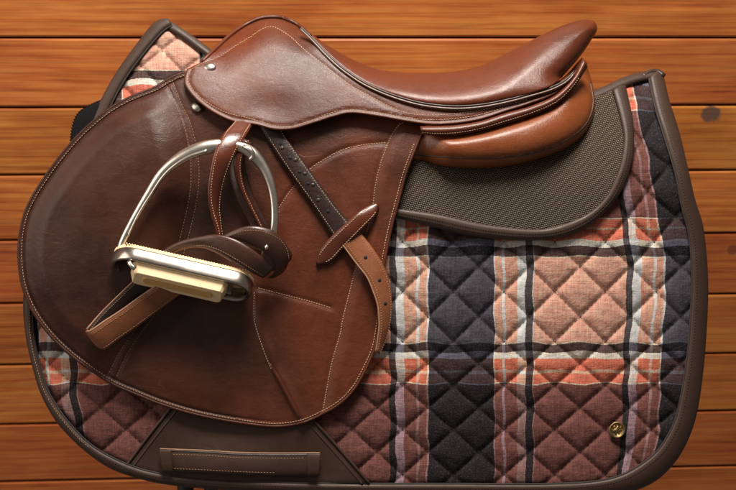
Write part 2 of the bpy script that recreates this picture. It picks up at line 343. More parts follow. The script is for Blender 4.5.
def sheet(name, segs, hf, thick, mat, parent, step=2.5, rr=3.0, rW=None, edge_rings=(.35, 1.0, 2.0), patt=None, back=True, bstep=None, relax=0):
    B = np.vstack([crom(s, bstep or step)[:-1] for s in segs])
    keep = [0]
    for i in range(1, len(B)):
        if np.linalg.norm(B[i]-B[keep[-1]]) > .4*(bstep or step): keep.append(i)
    B = B[keep]
    if np.linalg.norm(B[0]-B[-1]) < .4*(bstep or step): B = B[:-1]
    Bc = np.vstack([B, B[:1]]); rW = rr if rW is None else rW
    x0, y0 = B.min(0); x1, y1 = B.max(0)
    gx, gy = np.meshgrid(np.arange(x0, x1, step), np.arange(y0, y1, step*.92)); gx = gx.astype(float); gx[::2] += step/2
    gx = gx.ravel(); gy = gy.ravel(); k = inside(gx, gy, B); gx, gy = gx[k], gy[k]
    lim = max(edge_rings)*1.0 if edge_rings else 0
    d = pdist(gx, gy, Bc); k = d > lim+step*.5; pts = [B, np.stack([gx[k], gy[k]], 1)]
    T = np.roll(B, -1, 0)-np.roll(B, 1, 0); T /= np.linalg.norm(T, axis=1)[:, None]+1e-9
    area = .5*np.sum(B[:, 0]*np.roll(B[:, 1], -1)-np.roll(B[:, 0], -1)*B[:, 1])
    Nn = np.stack([-T[:, 1], T[:, 0]], 1)*(1 if area > 0 else -1)
    for e in edge_rings:
        q = B+Nn*e; q = q[inside(q[:, 0], q[:, 1], B)]; dd = pdist(q[:, 0], q[:, 1], Bc); pts.append(q[dd > e*.85])
    V = np.vstack(pts); nb = len(B)
    r = delaunay_2d_cdt([Vector(v) for v in V], [(i, (i+1) % nb) for i in range(nb)], [], 1, 1e-4)
    V2 = np.array([(v.x, v.y) for v in r[0]]); F = np.array([list(f) for f in r[2]], int)
    dd = pdist(V2[:, 0], V2[:, 1], Bc)
    h = hf(V2[:, 0], V2[:, 1], dd) - rnd(dd, rr, rW)
    n = len(V2)
    if relax:
        ee = np.vstack([F[:, [0, 1]], F[:, [1, 2]], F[:, [2, 0]]]); ee = np.vstack([ee, ee[:, ::-1]]); wgt = sm(dd, 1, 6)
        cnt = np.bincount(ee[:, 0], minlength=n)+1e-9
        for _ in range(relax): h = h+wgt*(np.bincount(ee[:, 0], weights=h[ee[:, 1]], minlength=n)/cnt-h)
    top = np.column_stack([V2, h])
    e = np.vstack([F[:, [0, 1]], F[:, [1, 2]], F[:, [2, 0]]]); es = np.sort(e, 1)
    key = es[:, 0]*n+es[:, 1]; u, ix, c = np.unique(key, return_index=True, return_counts=True); be = e[ix[c == 1]]
    bot = top.copy(); bot[:, 2] = h-thick+rnd(dd, rr, rW)*0
    faces = F.tolist()
    if back:
        VV = np.vstack([top, bot]); faces += (F[:, ::-1]+n).tolist()
        faces += [[a, b2, b2+n, a+n] for a, b2 in be[:, ::-1]]
    else:
        ub = np.unique(be); mp = {int(a): n+i for i, a in enumerate(ub)}; VV = np.vstack([top, bot[ub]])
        faces += [[b2, a, mp[int(a)], mp[int(b2)]] for a, b2 in be]
    pt = patt(VV[:, 0], VV[:, 1]) if patt else None
    o = mesh_obj(name, VV, faces, mat, parent, patt=pt)
    o['_'] = 0; del o['_']
    fn = lambda x, y: (lambda D_: hf(np.atleast_1d(x), np.atleast_1d(y), D_) - rnd(D_, rr, rW))(pdist(x, y, Bc))
    return o, fn

class Strap:
    def __init__(s, L, R, n=None, step=3.0):
        Lc = crom(L, step); n = n or max(8, len(Lc)); s.L = crom(L, n=n); s.R = crom(R, n=n); s.n = n
        s.crown = 0
        T = np.gradient((s.L+s.R)/2, axis=0); A = s.R-s.L; nn = np.cross(A, T); nn /= np.linalg.norm(nn, axis=1)[:, None]+1e-9
        if nn[0, 2] < 0: nn = -nn
        for i in range(1, n):
            if nn[i]@nn[i-1] < 0: nn[i] = -nn[i]
        s.N = nn
    def at(s, u, crown=0, up=0):
        return s.L*(1-u)+s.R*u+s.N*(crown*(1-(2*u-1)**2)+up)
def strap(name, L, R, thick, mat, parent, crown=0.0, n=None, step=3.0, k=11, ep=6):
    S = Strap(L, R, n, step); S.crown = crown; S.thick = thick
    us = .5-.5*np.cos(np.linspace(0, math.pi, k)); ring = []
    for u in us: ring.append(S.at(u, crown, thick/2*(max(0, 1-abs(2*u-1)**ep))**.5))
    for u in us[::-1][1:-1]: ring.append(S.at(u, crown, -thick/2*(max(0, 1-abs(2*u-1)**ep))**.5))
    m_ = len(ring); V = np.stack(ring, 1).reshape(-1, 3); n = S.n; F = []
    for i in range(n-1):
        for j in range(m_): F.append([i*m_+j, i*m_+(j+1) % m_, (i+1)*m_+(j+1) % m_, (i+1)*m_+j])
    F.append(list(range(m_))); F.append([(n-1)*m_+j for j in range(m_)][::-1])
    Lw = np.concatenate([[0], np.cumsum(np.linalg.norm(np.diff((S.L+S.R)/2, axis=0), axis=1))])
    o = mesh_obj(name, V, F, mat, parent); S.o = o
    return S
def tube(name, pts, r, mat, parent, k=10, step=2.5, flat=None):
    """pts (x,y,h[,radius])"""
    p = np.asarray(pts, float); 
    if p.shape[1] == 3: p = np.column_stack([p, np.full(len(p), r)])
    c = crom(p, step); C = c[:, :3]; rad = c[:, 3]; T = np.gradient(C, axis=0); T /= np.linalg.norm(T, axis=1)[:, None]
    up = np.array([0, 0, 1.0]); V = []; n = len(C)
    for i in range(n):
        a = np.cross(T[i], up); a /= np.linalg.norm(a)+1e-9; b2 = np.cross(a, T[i])
        for j in range(k):
            t = 2*math.pi*j/k; V.append(C[i]+rad[i]*(math.cos(t)*a+math.sin(t)*b2*(flat or 1)))
    F = [[i*k+j, i*k+(j+1) % k, (i+1)*k+(j+1) % k, (i+1)*k+j] for i in range(n-1) for j in range(k)]
    F.append(list(range(k))[::-1]); F.append([(n-1)*k+j for j in range(k)])
    return mesh_obj(name, V, F, mat, parent)
SB = np.array([[-1, -.55, -.6], [-1, .55, -.6], [-.72, -.5, .75], [-.72, .5, .75], [.72, -.5, .75], [.72, .5, .75], [1, -.55, -.6], [1, .55, -.6]])
SF = [[0, 2, 3, 1], [2, 4, 5, 3], [4, 6, 7, 5], [0, 4, 2], [0, 6, 4], [1, 3, 5], [1, 5, 7]]
def stitch3(name, C, mat, parent, pitch=2.6, ln=1.9, wd=.75, lift=.15, slant=.18, Nn=None):
    """C: dense 3-D path on the surface"""
    s = np.concatenate([[0], np.cumsum(np.linalg.norm(np.diff(C, axis=0), axis=1))]); k = int(s[-1]/pitch)
    ss = (np.arange(k)+.5)*pitch; f = lambda q: np.stack([np.interp(q, s, C[:, j]) for j in range(3)], 1)
    c = f(ss); T = f(ss+.6)-f(ss-.6); T /= np.linalg.norm(T, axis=1)[:, None]+1e-9
    Nv = np.tile([0, 0, 1.0], (k, 1)) if Nn is None else np.stack([np.interp(ss, s, Nn[:, j]) for j in range(3)], 1)
    A = np.cross(Nv, T); A /= np.linalg.norm(A, axis=1)[:, None]+1e-9; Nv = np.cross(T, A)
    V = []; F = []
    for i in range(k):
        t = T[i]+A[i]*slant*rng.uniform(.6, 1.4); l = ln*rng.uniform(.88, 1.1)
        V.append(c[i]+SB[:, :1]*t*l/2+SB[:, 1:2]*A[i]*wd/2+SB[:, 2:]*Nv[i]*wd/2+Nv[i]*lift)
        F += [[q+8*i for q in ff] for ff in SF]
    if not V: return None
    o = mesh_obj(name, np.vstack(V), F, mat, parent, recalc=False); o['kind'] = 'stuff'
    return o
def stitch(name, pts, fn, mat, parent, **k):
    q = crom(pts, 1.0); return stitch3(name, np.column_stack([q, fn(q[:, 0], q[:, 1])]), mat, parent, **k)
def sstitch(name, S, u, mat, parent, a=0.0, b=1.0, **k):
    up = S.thick/2*(max(0, 1-abs(2*u-1)**6))**.5
    C = S.at(u, S.crown, up); i0, i1 = int(a*(S.n-1)), max(int(b*(S.n-1)), 1)
    return stitch3(name, C[i0:i1+1], mat, parent, Nn=S.N[i0:i1+1], **k)
def disc(name, c, nrm, rx, ry, prof, mat, parent, k=20, rot=0.0):
    """lathe of (radius fraction, height) about nrm"""
    nrm = np.array(nrm, float); nrm /= np.linalg.norm(nrm); a = np.cross([0, 1.0, 0], nrm); a /= np.linalg.norm(a); b2 = np.cross(nrm, a)
    a, b2 = a*math.cos(rot)+b2*math.sin(rot), b2*math.cos(rot)-a*math.sin(rot)
    V = []; n = len(prof)
    for f, h in prof:
        for j in range(k):
            t = 2*math.pi*j/k; V.append(np.array(c)+f*(rx*math.cos(t)*a+ry*math.sin(t)*b2)+h*nrm)
    F = [[i*k+j, i*k+(j+1) % k, (i+1)*k+(j+1) % k, (i+1)*k+j] for i in range(n-1) for j in range(k)]
    F.append(list(range(k))); F.append([(n-1)*k+j for j in range(k)][::-1])
    return mesh_obj(name, V, F, mat, parent)

# ---------------------------------------------------------------- the wall of planks
def wall_point(px, py):
    d = FW + (px-368)/FPX*RT + (245-py)/FPX*UP; t = -CAM[1]/d[1]; return CAM+d*t
KNOT = wall_point(711, 114)
M['wood'] = wood()
WPL = .07972918*WALL_D/1.34; Z0 = 1.30+.24918527*WALL_D/1.34
wall = thing('wall', None, None, (0, 0, Z0-4*WPL), kind='structure')
wall['label'] = 'wall of horizontal varnished orange-brown pine planks behind the saddle'
pw = bpy.data.meshes.new('plank'); ch, t, hw, hl = .0026, .018, WPL/2-.0011, 1.35
ys = [(-hw, ch), (-hw, t), (hw, t), (hw, ch), (hw-ch*.35, ch*.3), (hw-ch, 0), (-hw+ch, 0), (-hw+ch*.35, ch*.3)]
vs = [(sx*hl, y, z) for sx in (-1, 1) for z, y in ys]; n8 = len(ys)
pw.from_pydata(vs, [], [[i, (i+1) % n8, (i+1) % n8+n8, i+n8] for i in range(n8)]+[list(range(n8))[::-1], [i+n8 for i in range(n8)]])
bm = bmesh.new(); bm.from_mesh(pw); bmesh.ops.recalc_face_normals(bm, faces=bm.faces); bm.to_mesh(pw); bm.free()
pw.materials.append(M['wood'])
for k in range(-6, 15):
    o = bpy.data.objects.new('plank', pw); sc.collection.objects.link(o); o.parent = wall
    o.location = (rng.uniform(-.1, .1), rng.uniform(-.0008, .0008), 4*WPL-(k+.5)*WPL); o.rotation_euler = (0, 0, 0)
zc = Z0-4*WPL
bv = [(x, y, z) for x in (-1.5, 1.5) for y in (.019, .035) for z in (zc-12*WPL, zc+11*WPL)]
mesh_obj('backing_board', bv, [[0, 1, 3, 2], [4, 6, 7, 5], [0, 4, 5, 1], [2, 3, 7, 6], [0, 2, 6, 4], [1, 5, 7, 3]], M['rack'], wall, smooth=False, world=True)

# ---------------------------------------------------------------- saddle rack
def at(px, py, h): return P([(px, py, h)])[0]
rk = thing('saddle_rack', 'dark steel stand with two upright posts showing just below the pad', 'rack', at(200, 640, -70))
for xx, ww in ((185.5, 8.3), (211, 7)):
    tube('post', [(xx, 640, -70), (xx, 560, -70), (xx, 300, -75), (xx, 180, -95)], ww, M['rack'], rk, k=16, step=40)
tube('rail', [(150, 172, -112), (300, 172, -112), (560, 172, -112)], 12, M['rack'], rk, k=16, step=40)

# ---------------------------------------------------------------- saddle pad
pad = thing('saddle_pad', 'quilted plaid saddle pad with brown edging under the leather saddle', 'saddle pad', at(380, 480, -5))
def padb(x, y): return -(.0007+.0021*sm(x, 180, 420))*np.maximum(0, 200-np.asarray(y, float))**2 - .00035*np.maximum(0, x-560)**2 - .0009*np.maximum(0, 120-x)**2 + 2.2*vn(x, y, .02, 3)
def quilt_uv(x, y):
    xs = x+23*(1-sm(x, 170, 260))
    xs = xs+np.interp(y, [82, 110, 135, 160, 220, 258, 300, 352, 388, 430, 468], [30, 27, 20, 14, 5, 0, 0, 2, 2, 5, 8])*sm(x, 600, 660)
    u = (xs-504)/50.7
    v = np.interp(y, [-108, -58, -8, 42, 92, 142, 192, 242, 292, 342, 386, 430, 475, 520], np.arange(-8, 6)*1.0+0)
    tl_ = (np.asarray(x) < 262) & (np.asarray(y) < 150)
    u = np.where(tl_, (x-162)/41.0+.0, u); v = np.where(tl_, (y-50.5-(x-162)*.12)/38.0, v)
    return u, v
def patt(x, y):
    s = np.interp(y, [75, 110, 135, 160, 220, 258, 300, 352, 388, 430, 468], [36, 30, 23, 16, 7, 0, 0, 4, 5, 6, 14])*sm(x, 560, 650)
    lft = (1-sm(x, 170, 260))*np.where(y < 200, -62.0, -18-np.maximum(0, y-395)*.2)
    # printed lines bow over every padded diamond
    u, v = quilt_uv(x, y)
    return np.column_stack([x+s+lft+1.0*np.sin(2*math.pi*v+3.1*u)*.8, y+1.3*np.cos(2*math.pi*u)*np.cos(math.pi*v)])
def puff(x, y):
    u, v = quilt_uv(x, y); a = np.abs(np.sin(math.pi*(u+v))); b2 = np.abs(np.sin(math.pi*(u-v)))
    da = np.arcsin(np.clip(a, 0, 1))/math.pi*35; db = np.arcsin(np.clip(b2, 0, 1))/math.pi*35
    return 3.4*((1-np.exp(-da/2.0))*(1-np.exp(-db/2.0)))+2.6*(a*b2)**.8
GP = np.array([(190, 380), (172, 411), (150, 439), (131, 464), (160, 490), (364, 490), (338, 453), (312, 424), (296, 400)])
MP = np.array([(385, 90), (560, 88), (608, 90), (623, 105), (627, 138), (620, 175), (604, 203), (570, 230), (530, 234), (462, 228), (385, 210)])
def quilt_h(x, y, d): return padb(x, y)+puff(x, y)*sm(d, 0, 10)*.95+.45*vn(x, y, .35, 9)-7.0*(inside(x, y, GP) | inside(x, y, MP))
pad_outer_l = [(212, 51), (196, 39), (184, 31), (172, 23), (166, 20)]
pad_ol2 = [(166, 20), (160, 20), (154, 23), (140, 40), (117, 72), (99, 104), (70, 165), (40, 230), (27, 275), (24, 302), (27, 335), (35, 370), (42, 393), (57, 421), (76, 442), (90, 454), (110, 468), (135, 477), (160, 483), (197, 487.5), (240, 490.5), (330, 494), (450, 496), (560, 497), (610, 495), (640, 489), (660, 478), (677, 460), (689, 438), (697, 413), (703, 373), (706.5, 330), (708, 288), (706, 250), (702, 222), (695, 200), (688, 170), (679, 132), (669, 100), (663, 76), (660, 71)]
pad_in2 = [(172, 25), (168, 27.5), (162, 32), (147, 49), (125, 79), (110, 107), (83, 167), (53, 232), (38, 276), (33, 302), (34, 338), (42, 373), (48, 391), (62, 414), (81, 436), (94, 447), (113, 458), (137, 468), (162, 474), (198, 478), (240, 481), (330, 483.5), (450, 484), (552, 484), (598, 481), (622, 475), (643, 463), (659, 449), (674, 423), (681, 396), (688, 350), (691, 310), (692, 275), (689, 235), (682, 207), (675, 172), (666, 142), (656, 110), (651, 88), (649, 78)]
mid = lambda a, b_: [((p[0]+q[0])/2, (p[1]+q[1])/2) for p, q in zip(a, b_)]
pm = mid(pad_ol2, pad_in2)
# the pad body runs out under its edging
po, quiltfn = sheet('quilted_panel', [pm, [pm[-1], (622, 84), (594, 97), (560, 100)], [(560, 100), (400, 90), (250, 80), (213, 56)], [(213, 56), (197, 46), (184, 37), pm[0]]], quilt_h, 7, M['plaid'], pad, step=1.9, rr=4, rW=3, patt=patt, back=False)
padfn = lambda x, y, e=0: padb(np.atleast_1d(np.asarray(x, float)), np.atleast_1d(np.asarray(y, float)))+e
def withh(pts, f, e=0): 
    q = np.asarray(pts, float); return np.column_stack([q, f(q[:, 0], q[:, 1])+e])
# quilting thread
lines = []
gx, gy = np.meshgrid(np.arange(0, 720, 1.2), np.arange(0, 490, 1.2))
Q = []
for fam in (1, -1):
    for kk in range(-26, 30):
        ygrid = np.arange(20, 492, 1.5); u_t, v_t = quilt_uv(np.full_like(ygrid, 300.0), ygrid)
        # solve for x along each row by bisection on u + fam*v = kk
        lo = np.full_like(ygrid, -40.0); hi = np.full_like(ygrid, 780.0)
        for _ in range(28):
            mm = (lo+hi)/2; u_, v_ = quilt_uv(mm, ygrid); big_ = (u_+fam*v_) > kk; hi = np.where(big_, mm, hi); lo = np.where(big_, lo, mm)
        X = (lo+hi)/2; u_, v_ = quilt_uv(X, ygrid); ok = np.abs(u_+fam*v_-kk) < .03
        poly_in = np.array(pad_in2+[(650, 78), (596, 100), (213, 60)])
        ok &= inside(X, ygrid, poly_in)
        run = []
        for i in range(len(ygrid)):
            if ok[i] and (not run or abs(X[i]-X[run[-1]]) < 12): run.append(i)
            else:
                if len(run) > 8: Q.append(np.column_stack([X[run], ygrid[run]]))
                run = [i] if ok[i] else []
        if len(run) > 8: Q.append(np.column_stack([X[run], ygrid[run]]))
allV = []
vis = []
for q in Q:
    h_ = quiltfn(q[:, 0], q[:, 1]); vis.append(np.column_stack([q, h_]))
def multi_stitch(name, paths, mat, parent, **k):
    obs = [stitch3(name, c, mat, parent, **k) for c in paths]; obs = [o for o in obs if o]
    base = obs[0]; bm = bmesh.new()
    for o in obs: bm.from_mesh(o.data)
    bm.to_mesh(base.data); bm.free()
    for o in obs[1:]: bpy.data.objects.remove(o)
    return base
qt = multi_stitch('quilting_thread', vis, M['threaddark'], po, pitch=2.7, ln=2.2, wd=.95, lift=.25, slant=.05)
# edging (binding)
bnd = strap('edging', withh(pad_ol2, padb, 1.0), withh(pad_in2, padb, 6.5), 5, M['bind'], pad, crown=2.6, step=3, k=11, ep=8)
sstitch('stitching', bnd, .80, M['threaddark'], bnd.o, pitch=3.0, ln=2.0, wd=.8, a=0.3)
sstitch('stitching', bnd, .86, M['threadtan'], bnd.o, pitch=2.8, ln=2.0, wd=.7, a=0.17, b=.33)
tube('edge_cord', np.column_stack([bnd.at(1.0, 0, 0)[::3], ]), 1.1, M['threaddark'], bnd.o, k=6)
sp_o = [(660, 71), (640, 73), (622, 79), (596, 90), (560, 92)]; sp_i = [(652, 79), (641, 81), (624, 87), (598, 99), (560, 104)]
sps = strap('spine_edging', withh(sp_o, padb, 1), withh(sp_i, padb, 6), 5, M['bind'], pad, crown=1.5)
sp2 = strap('spine_edging', withh([(165, 20), (172, 23), (184, 31), (197, 40), (214, 53)], padb, 0), withh([(163, 26), (170, 30), (183, 38), (195, 47), (211, 59)], padb, 5), 5, M['bind'], pad, crown=1.0)
tube('corner_loop', withh([(643, 77), (650, 72), (658, 71.5), (664, 76)], padb, 6), 2.6, M['darkpiping'], pad, k=10)
# spacer-mesh shield
msh_o = [(626, 86), (629, 100), (633, 120), (634, 138), (633, 157), (627, 179), (617, 198), (604, 213), (585, 229), (562, 237.5), (530, 240.5), (500, 239.5), (462, 234.5), (430, 226.5), (400, 219), (385, 215)]
msh_i = [(612, 90), (616, 103), (621, 122), (623.5, 138), (621, 160), (616, 176), (606, 196), (590, 212), (567, 223), (542, 229), (505, 227), (472, 222), (442, 215), (400, 208.5), (385, 206)]
mm_ = mid(msh_o[:-1], msh_i[:-1]) if False else [((a[0]+b_[0])/2, (a[1]+b_[1])/2) for a, b_ in zip(crom(msh_o, n=40), crom(msh_i, n=40))]
def mesh_h(x, y, d): return padb(x, y)+8.5+1.2*vn(x, y, .03, 5)
mo, meshfn = sheet('mesh_shield', [mm_, [mm_[-1], (380, 150), (385, 112)], [(385, 112), (470, 100), (560, 98)], [(560, 98), (594, 93), mm_[0]]], mesh_h, 6, M['mesh'], pad, step=4, rr=2, back=False)
mb = strap('shield_edging', withh(msh_o, padb, 8.5), withh(msh_i, padb, 10.5), 4, M['bind'], mo, crown=1.8)
for u_ in (.40, .62): sstitch('stitching', mb, u_, M['threaddark'], mb.o, pitch=2.6, ln=1.9, wd=.8)
# girth patch
def gir_h(x, y, d): return padb(x, y)+7+2.2*np.sin(x*.045+1)*np.sin(y*.05)+1.6*vn(x, y, .05, 8)
gl = [(190, 385), (170, 409), (148, 437), (126, 466)]; gr_ = [(300, 405), (316, 423), (342, 452), (369, 483)]
go, girfn = sheet('girth_patch', [gl, [(126, 466), (160, 475), (198, 479.5), (240, 482), (330, 484.5), (369, 484.5)], gr_[::-1], [(300, 405), (245, 395), (190, 385)]], gir_h, 6, M['girth'], pad, step=3, rr=3, back=False)
for nm, a, wd in (('seam_welt', gl, 1), ('seam_welt', gr_, -1)):
    q = np.array(a, float)
    gh = lambda X, Y: gir_h(X, Y, 0)
    tube(nm, withh(crom(q, 6), gh, .2), 1.4, M['girth'], go, k=8)
    q2 = q+np.array([6.5*wd, 1.5]); tube(nm, withh(crom(q2, 6), gh, -.7), 1.4, M['girth'], go, k=8)
def gz(pts, e): q = np.array(pts, float); return np.column_stack([q, gir_h(q[:, 0], q[:, 1], 0)+e])
ks = strap('girth_loop', gz([(160, 449), (200, 450.5), (240, 453), (280, 453.5), (320, 453)], 5), gz([(162, 471.5), (200, 473), (240, 475), (280, 476), (318, 475.5)], 5), 3.2, M['girth'], pad, crown=1.5)
strap('loop_tab', gz([(159.5, 448.6), (171, 449)], 7.5), gz([(162.5, 472), (173, 472.4)], 7.5), 3, M['girth'], ks.o, n=8, crown=1)
strap('loop_tab', gz([(307, 452.6), (321, 453)], 7.5), gz([(308, 476), (319, 476)], 7.5), 3, M['girth'], ks.o, n=8, crown=1)
tube('cut_edge', np.vstack([gz([(160, 448.8), (171, 449.3), (200, 450.3), (240, 452.6), (280, 453.2), (320, 452.8)], 8.2)]), .6, M['cutedge'], ks.o, k=6)
sstitch('stitching', ks, .22, M['threadtan'], ks.o, a=.08, b=.92, wd=.65, pitch=3); sstitch('stitching', ks, .86, M['threadtan'], ks.o, a=.08, b=.75, wd=.65, pitch=3)
# brass badge
bx, by = 617.2, 430; bz = float(quiltfn(bx, by)[0])+2.5
bg = disc('badge', (bx, by, bz), (0, 0, 1), 8, 8, [(1.0, -2), (1.0, 0), (.97, .9), (.88, 1.2), (.8, .8), (.78, .1), (.02, .1)][::-1], M['brassdark'], pad, k=32)
disc('badge_rim', (bx, by, bz), (0, 0, 1), 8.1, 8.1, [(.80, .3), (.82, 1.3), (.9, 1.6), (.99, 1.2), (1.0, -1.8), (.9, -1.9)], M['brass'], bg, k=32)
em = [[(-4.6, 1.5), (-3.6, -1.2), (-1.6, -1.6), (-.4, -3.8), (.8, -4.9), (1.4, -3.6), (.8, -1.6), (2.6, -.6), (4.4, .8), (3.6, 1.6), (1.8, 1.2), (2.8, 3.4), (1.6, 4.4), (.2, 2.2), (-1.0, 4.8), (-2.2, 4.0), (-1.6, 1.6), (-3.2, 2.6)],
      [(-4.6, -2.6), (-2.4, -4.8), (-1.8, -3.6), (-3.6, -1.9)], [(3.0, -3.6), (4.8, -1.6), (3.9, -1.2), (2.2, -2.6)]]
V = []; F = []
for pl in em:
    s0 = len(V); nn = len(pl); c0 = np.mean(pl, 0)
    for hgt, sc_ in ((-.2, 1.0), (1.0, .93), (1.5, .6)):
        for a in pl: V.append((bx+c0[0]+(a[0]-c0[0])*sc_, by+c0[1]+(a[1]-c0[1])*sc_, bz+hgt))
    for r_ in range(2):
        for j in range(nn): F.append([s0+r_*nn+j, s0+r_*nn+(j+1) % nn, s0+(r_+1)*nn+(j+1) % nn, s0+(r_+1)*nn+j])
    F.append([s0+2*nn+j for j in range(nn)])
mesh_obj('badge_emblem', V, F, M['brass'], bg)
# black hook-tape girth tab with its toothed edge
tl = [(104, 99), (92, 104), (82, 109.5), (76, 116), (72.5, 126), (70.5, 140), (72, 156)]; tr = [(122, 110), (112, 118), (104, 126), (98, 134), (93, 143), (90, 152), (88, 162)]
tb = strap('hook_tape_tab', withh(tl, padb, 1), withh(tr, padb, 3), 7, M['blackhook'], pad, crown=2, step=2)
c = crom([(a[0]+.6, a[1]) for a in tl], 1.0); pts = []
V = []; F = []
for i in range(4, len(c)-2, 3):
    z = float(padb(c[i, 0], c[i, 1]))+1; s0 = len(V)
    for dx, dy, dz in ((-1.8, -.4, 0), (1.2, -1.1, -2.5), (1.2, 1.0, -2.5), (1.2, -1.1, 3), (1.2, 1.0, 3), (-1.6, .5, 2.2)): V.append((c[i, 0]+dx, c[i, 1]+dy, z+dz))
    F += [[s0, s0+1, s0+3, s0+5], [s0, s0+5, s0+4, s0+2], [s0+5, s0+3, s0+4], [s0, s0+2, s0+1]]
mesh_obj('tape_teeth', V, F, M['blackhook'], tb.o, recalc=False)['kind'] = 'stuff'

# ---------------------------------------------------------------- saddle
sad = thing('saddle', 'brown leather English saddle with cream stitching on the plaid pad', 'saddle', at(330, 425, 10))
fl_left = [(196, 69), (184, 71.5), (170, 77), (155, 86), (130, 96), (110, 107), (92, 121), (80, 132), (62, 152), (47, 172), (32, 195), (24, 212), (19, 232), (17.5, 252), (18.5, 270), (21, 285), (27, 302), (37, 320), (52, 339), (70, 356), (92, 372), (112, 385), (135, 395), (160, 405), (197, 416), (244, 424.5), (277, 427.5), (302, 424), (322, 415.5), (340, 405), (355, 390), (366, 371), (376, 348), (381, 320), (383, 290), (386, 260), (392, 230), (400, 200), (407, 174), (416, 150), (426.5, 125)]
FLL = crom(fl_left, 4); 
seam1 = crom([(165, 82), (175, 102), (183, 122), (188.5, 145), (191, 170), (189.5, 195), (184, 222), (178, 245), (166, 280), (148, 312), (120, 352), (106, 379)], 4)
seam2 = crom([(172, 80), (181, 103), (190, 122), (196, 145), (199, 170), (197.5, 195), (192, 222), (186, 245), (175, 282), (155, 314), (129, 351), (114.5, 381)], 4)
ridge = crom([(254, 292), (254.5, 320), (260, 340), (270, 366), (283, 391), (299, 421)], 4)
arc1 = crom([(386, 142.5), (362, 145), (342, 150), (325, 159), (310, 169), (291, 190), (278, 209)], 4)
arc2 = crom([(258, 288), (285, 295), (312, 302), (331, 308)], 4)
stl = crom([(424, 123), (402, 123), (395, 130), (388.5, 142), (380, 165), (375, 187), (373, 204), (368, 228), (356, 267), (350, 290), (343, 318), (340, 334), (332, 362), (323, 409)], 4)
stl_d = stl[3:]
def flap_h(x, y, d):
    x = np.atleast_1d(x); y = np.atleast_1d(y)
    h = 14-(.0012+.0010*sm(x, 230, 330))*np.maximum(0, 170-y)**2
    dL = pdist(x, y, FLL)
    s1 = pdist(x, y, seam1, True)       # positive on the outer (left) side
    lw = sm(s1, -12, 34)*(1-.55*sm(y, 250, 390))
    leftish = (1-sm(x, 200, 300))
    h = h+(2.2*sm(dL, 6.0, 8.0)+11.5*sm(dL, 5, 27))*np.maximum(lw, .12)*leftish + 4*lw*sm(dL, 20, 60)
    h = h-1.5*np.exp(-((dL-6.2)/1.0)**2)*leftish
    h = h-.7*np.exp(-(s1/1.5)**2)-.7*np.exp(-(pdist(x, y, seam2)/1.5)**2)
    r = pdist(x, y, ridge, True)        # positive = left of it
    rm = sm(y, 285, 320)
    h = h+rm*2.2*sm(-r, -3, 9)*np.exp(-np.maximum(-r, 0)/55)+rm*2.4*np.exp(-((r+4)/4.5)**2)-rm*.5*np.exp(-((r-1)/1.4)**2)
    for ln in (arc1, arc2):
        dd = pdist(x, y, ln); h = h-1.3*np.exp(-(dd/2.4)**2)
    s = pdist(x, y, stl, True)          # negative inside the strip
    h = h+3.4*sm(-s, -3, 11)-.8*np.exp(-((s-.5)/1.6)**2)
    h = h+1.0*vn(x, y, .035, 11)+.35*vn(x, y, .12, 12)
    return h
sg = [fl_left, [(426.5, 125), (426, 112)], [(426, 112), (300, 100), (215, 78), (196, 69)]]
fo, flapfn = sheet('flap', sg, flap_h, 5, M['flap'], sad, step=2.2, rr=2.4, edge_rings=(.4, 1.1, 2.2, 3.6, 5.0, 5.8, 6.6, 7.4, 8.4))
off = lambda ln, dx, dy=0: np.array(ln)+np.array([dx, dy])
def inset(line, dist):
    q = crom(line, 3); T = np.gradient(q, axis=0); T /= np.linalg.norm(T, axis=1)[:, None]; return q+np.stack([T[:, 1], -T[:, 0]], 1)*-dist*-1
_in = inset(fl_left, 4.0)
if not inside(_in[20:21, 0], _in[20:21, 1], np.array(fl_left))[0]: _in = inset(fl_left, -4.0)
b_l = _in[(_in[:, 1] < 500)]
kx = np.argmax(b_l[:, 1])
st_a = b_l[2:kx-10:2]; st_b = b_l[kx-12:-6:2]
stitch('stitching', st_a, flapfn, M['thread'], fo, pitch=3.0, ln=1.9, wd=.7)
stitch('stitching', st_b, flapfn, M['thread'], fo, pitch=2.7, ln=2.0, wd=.95)
for l_ in (seam1, seam2): stitch('stitching', l_[:-1], flapfn, M['threadtan'], fo, pitch=3.0, ln=2.0, wd=.65)
stitch('stitching', ridge[:int(len(ridge)*.60)], flapfn, M['thread'], fo, wd=.9)
stitch('stitching', arc1, flapfn, M['thread'], fo, wd=.95); stitch('stitching', arc2, flapfn, M['thread'], fo, wd=.9)
stitch('stitching', stl[5:], flapfn, M['thread'], fo, wd=.9, slant=.4)
rq = ridge[int(len(ridge)*.52):-1]+np.array([2.6, 0]); tube('crease_highlight', np.column_stack([rq, flapfn(rq[:, 0], rq[:, 1])-np.interp(np.arange(len(rq)), [0, 4, len(rq)-3, len(rq)], [2.6, 1.2, 1.2, 2.6])]), 2.3, M['strap'], fo, k=12)  # strap-leather tube added along the ridge, standing in for its warm highlight
# rolled outer edge of the flap
elip = inset(fl_left, 1.2)
if not inside(elip[20:21, 0], elip[20:21, 1], np.array(fl_left))[0]: elip = inset(fl_left, -1.2)
tube('edge_roll', np.column_stack([elip[::2], flapfn(elip[::2, 0], elip[::2, 1])-.8]), 1.5, M['flap'], fo, k=8)

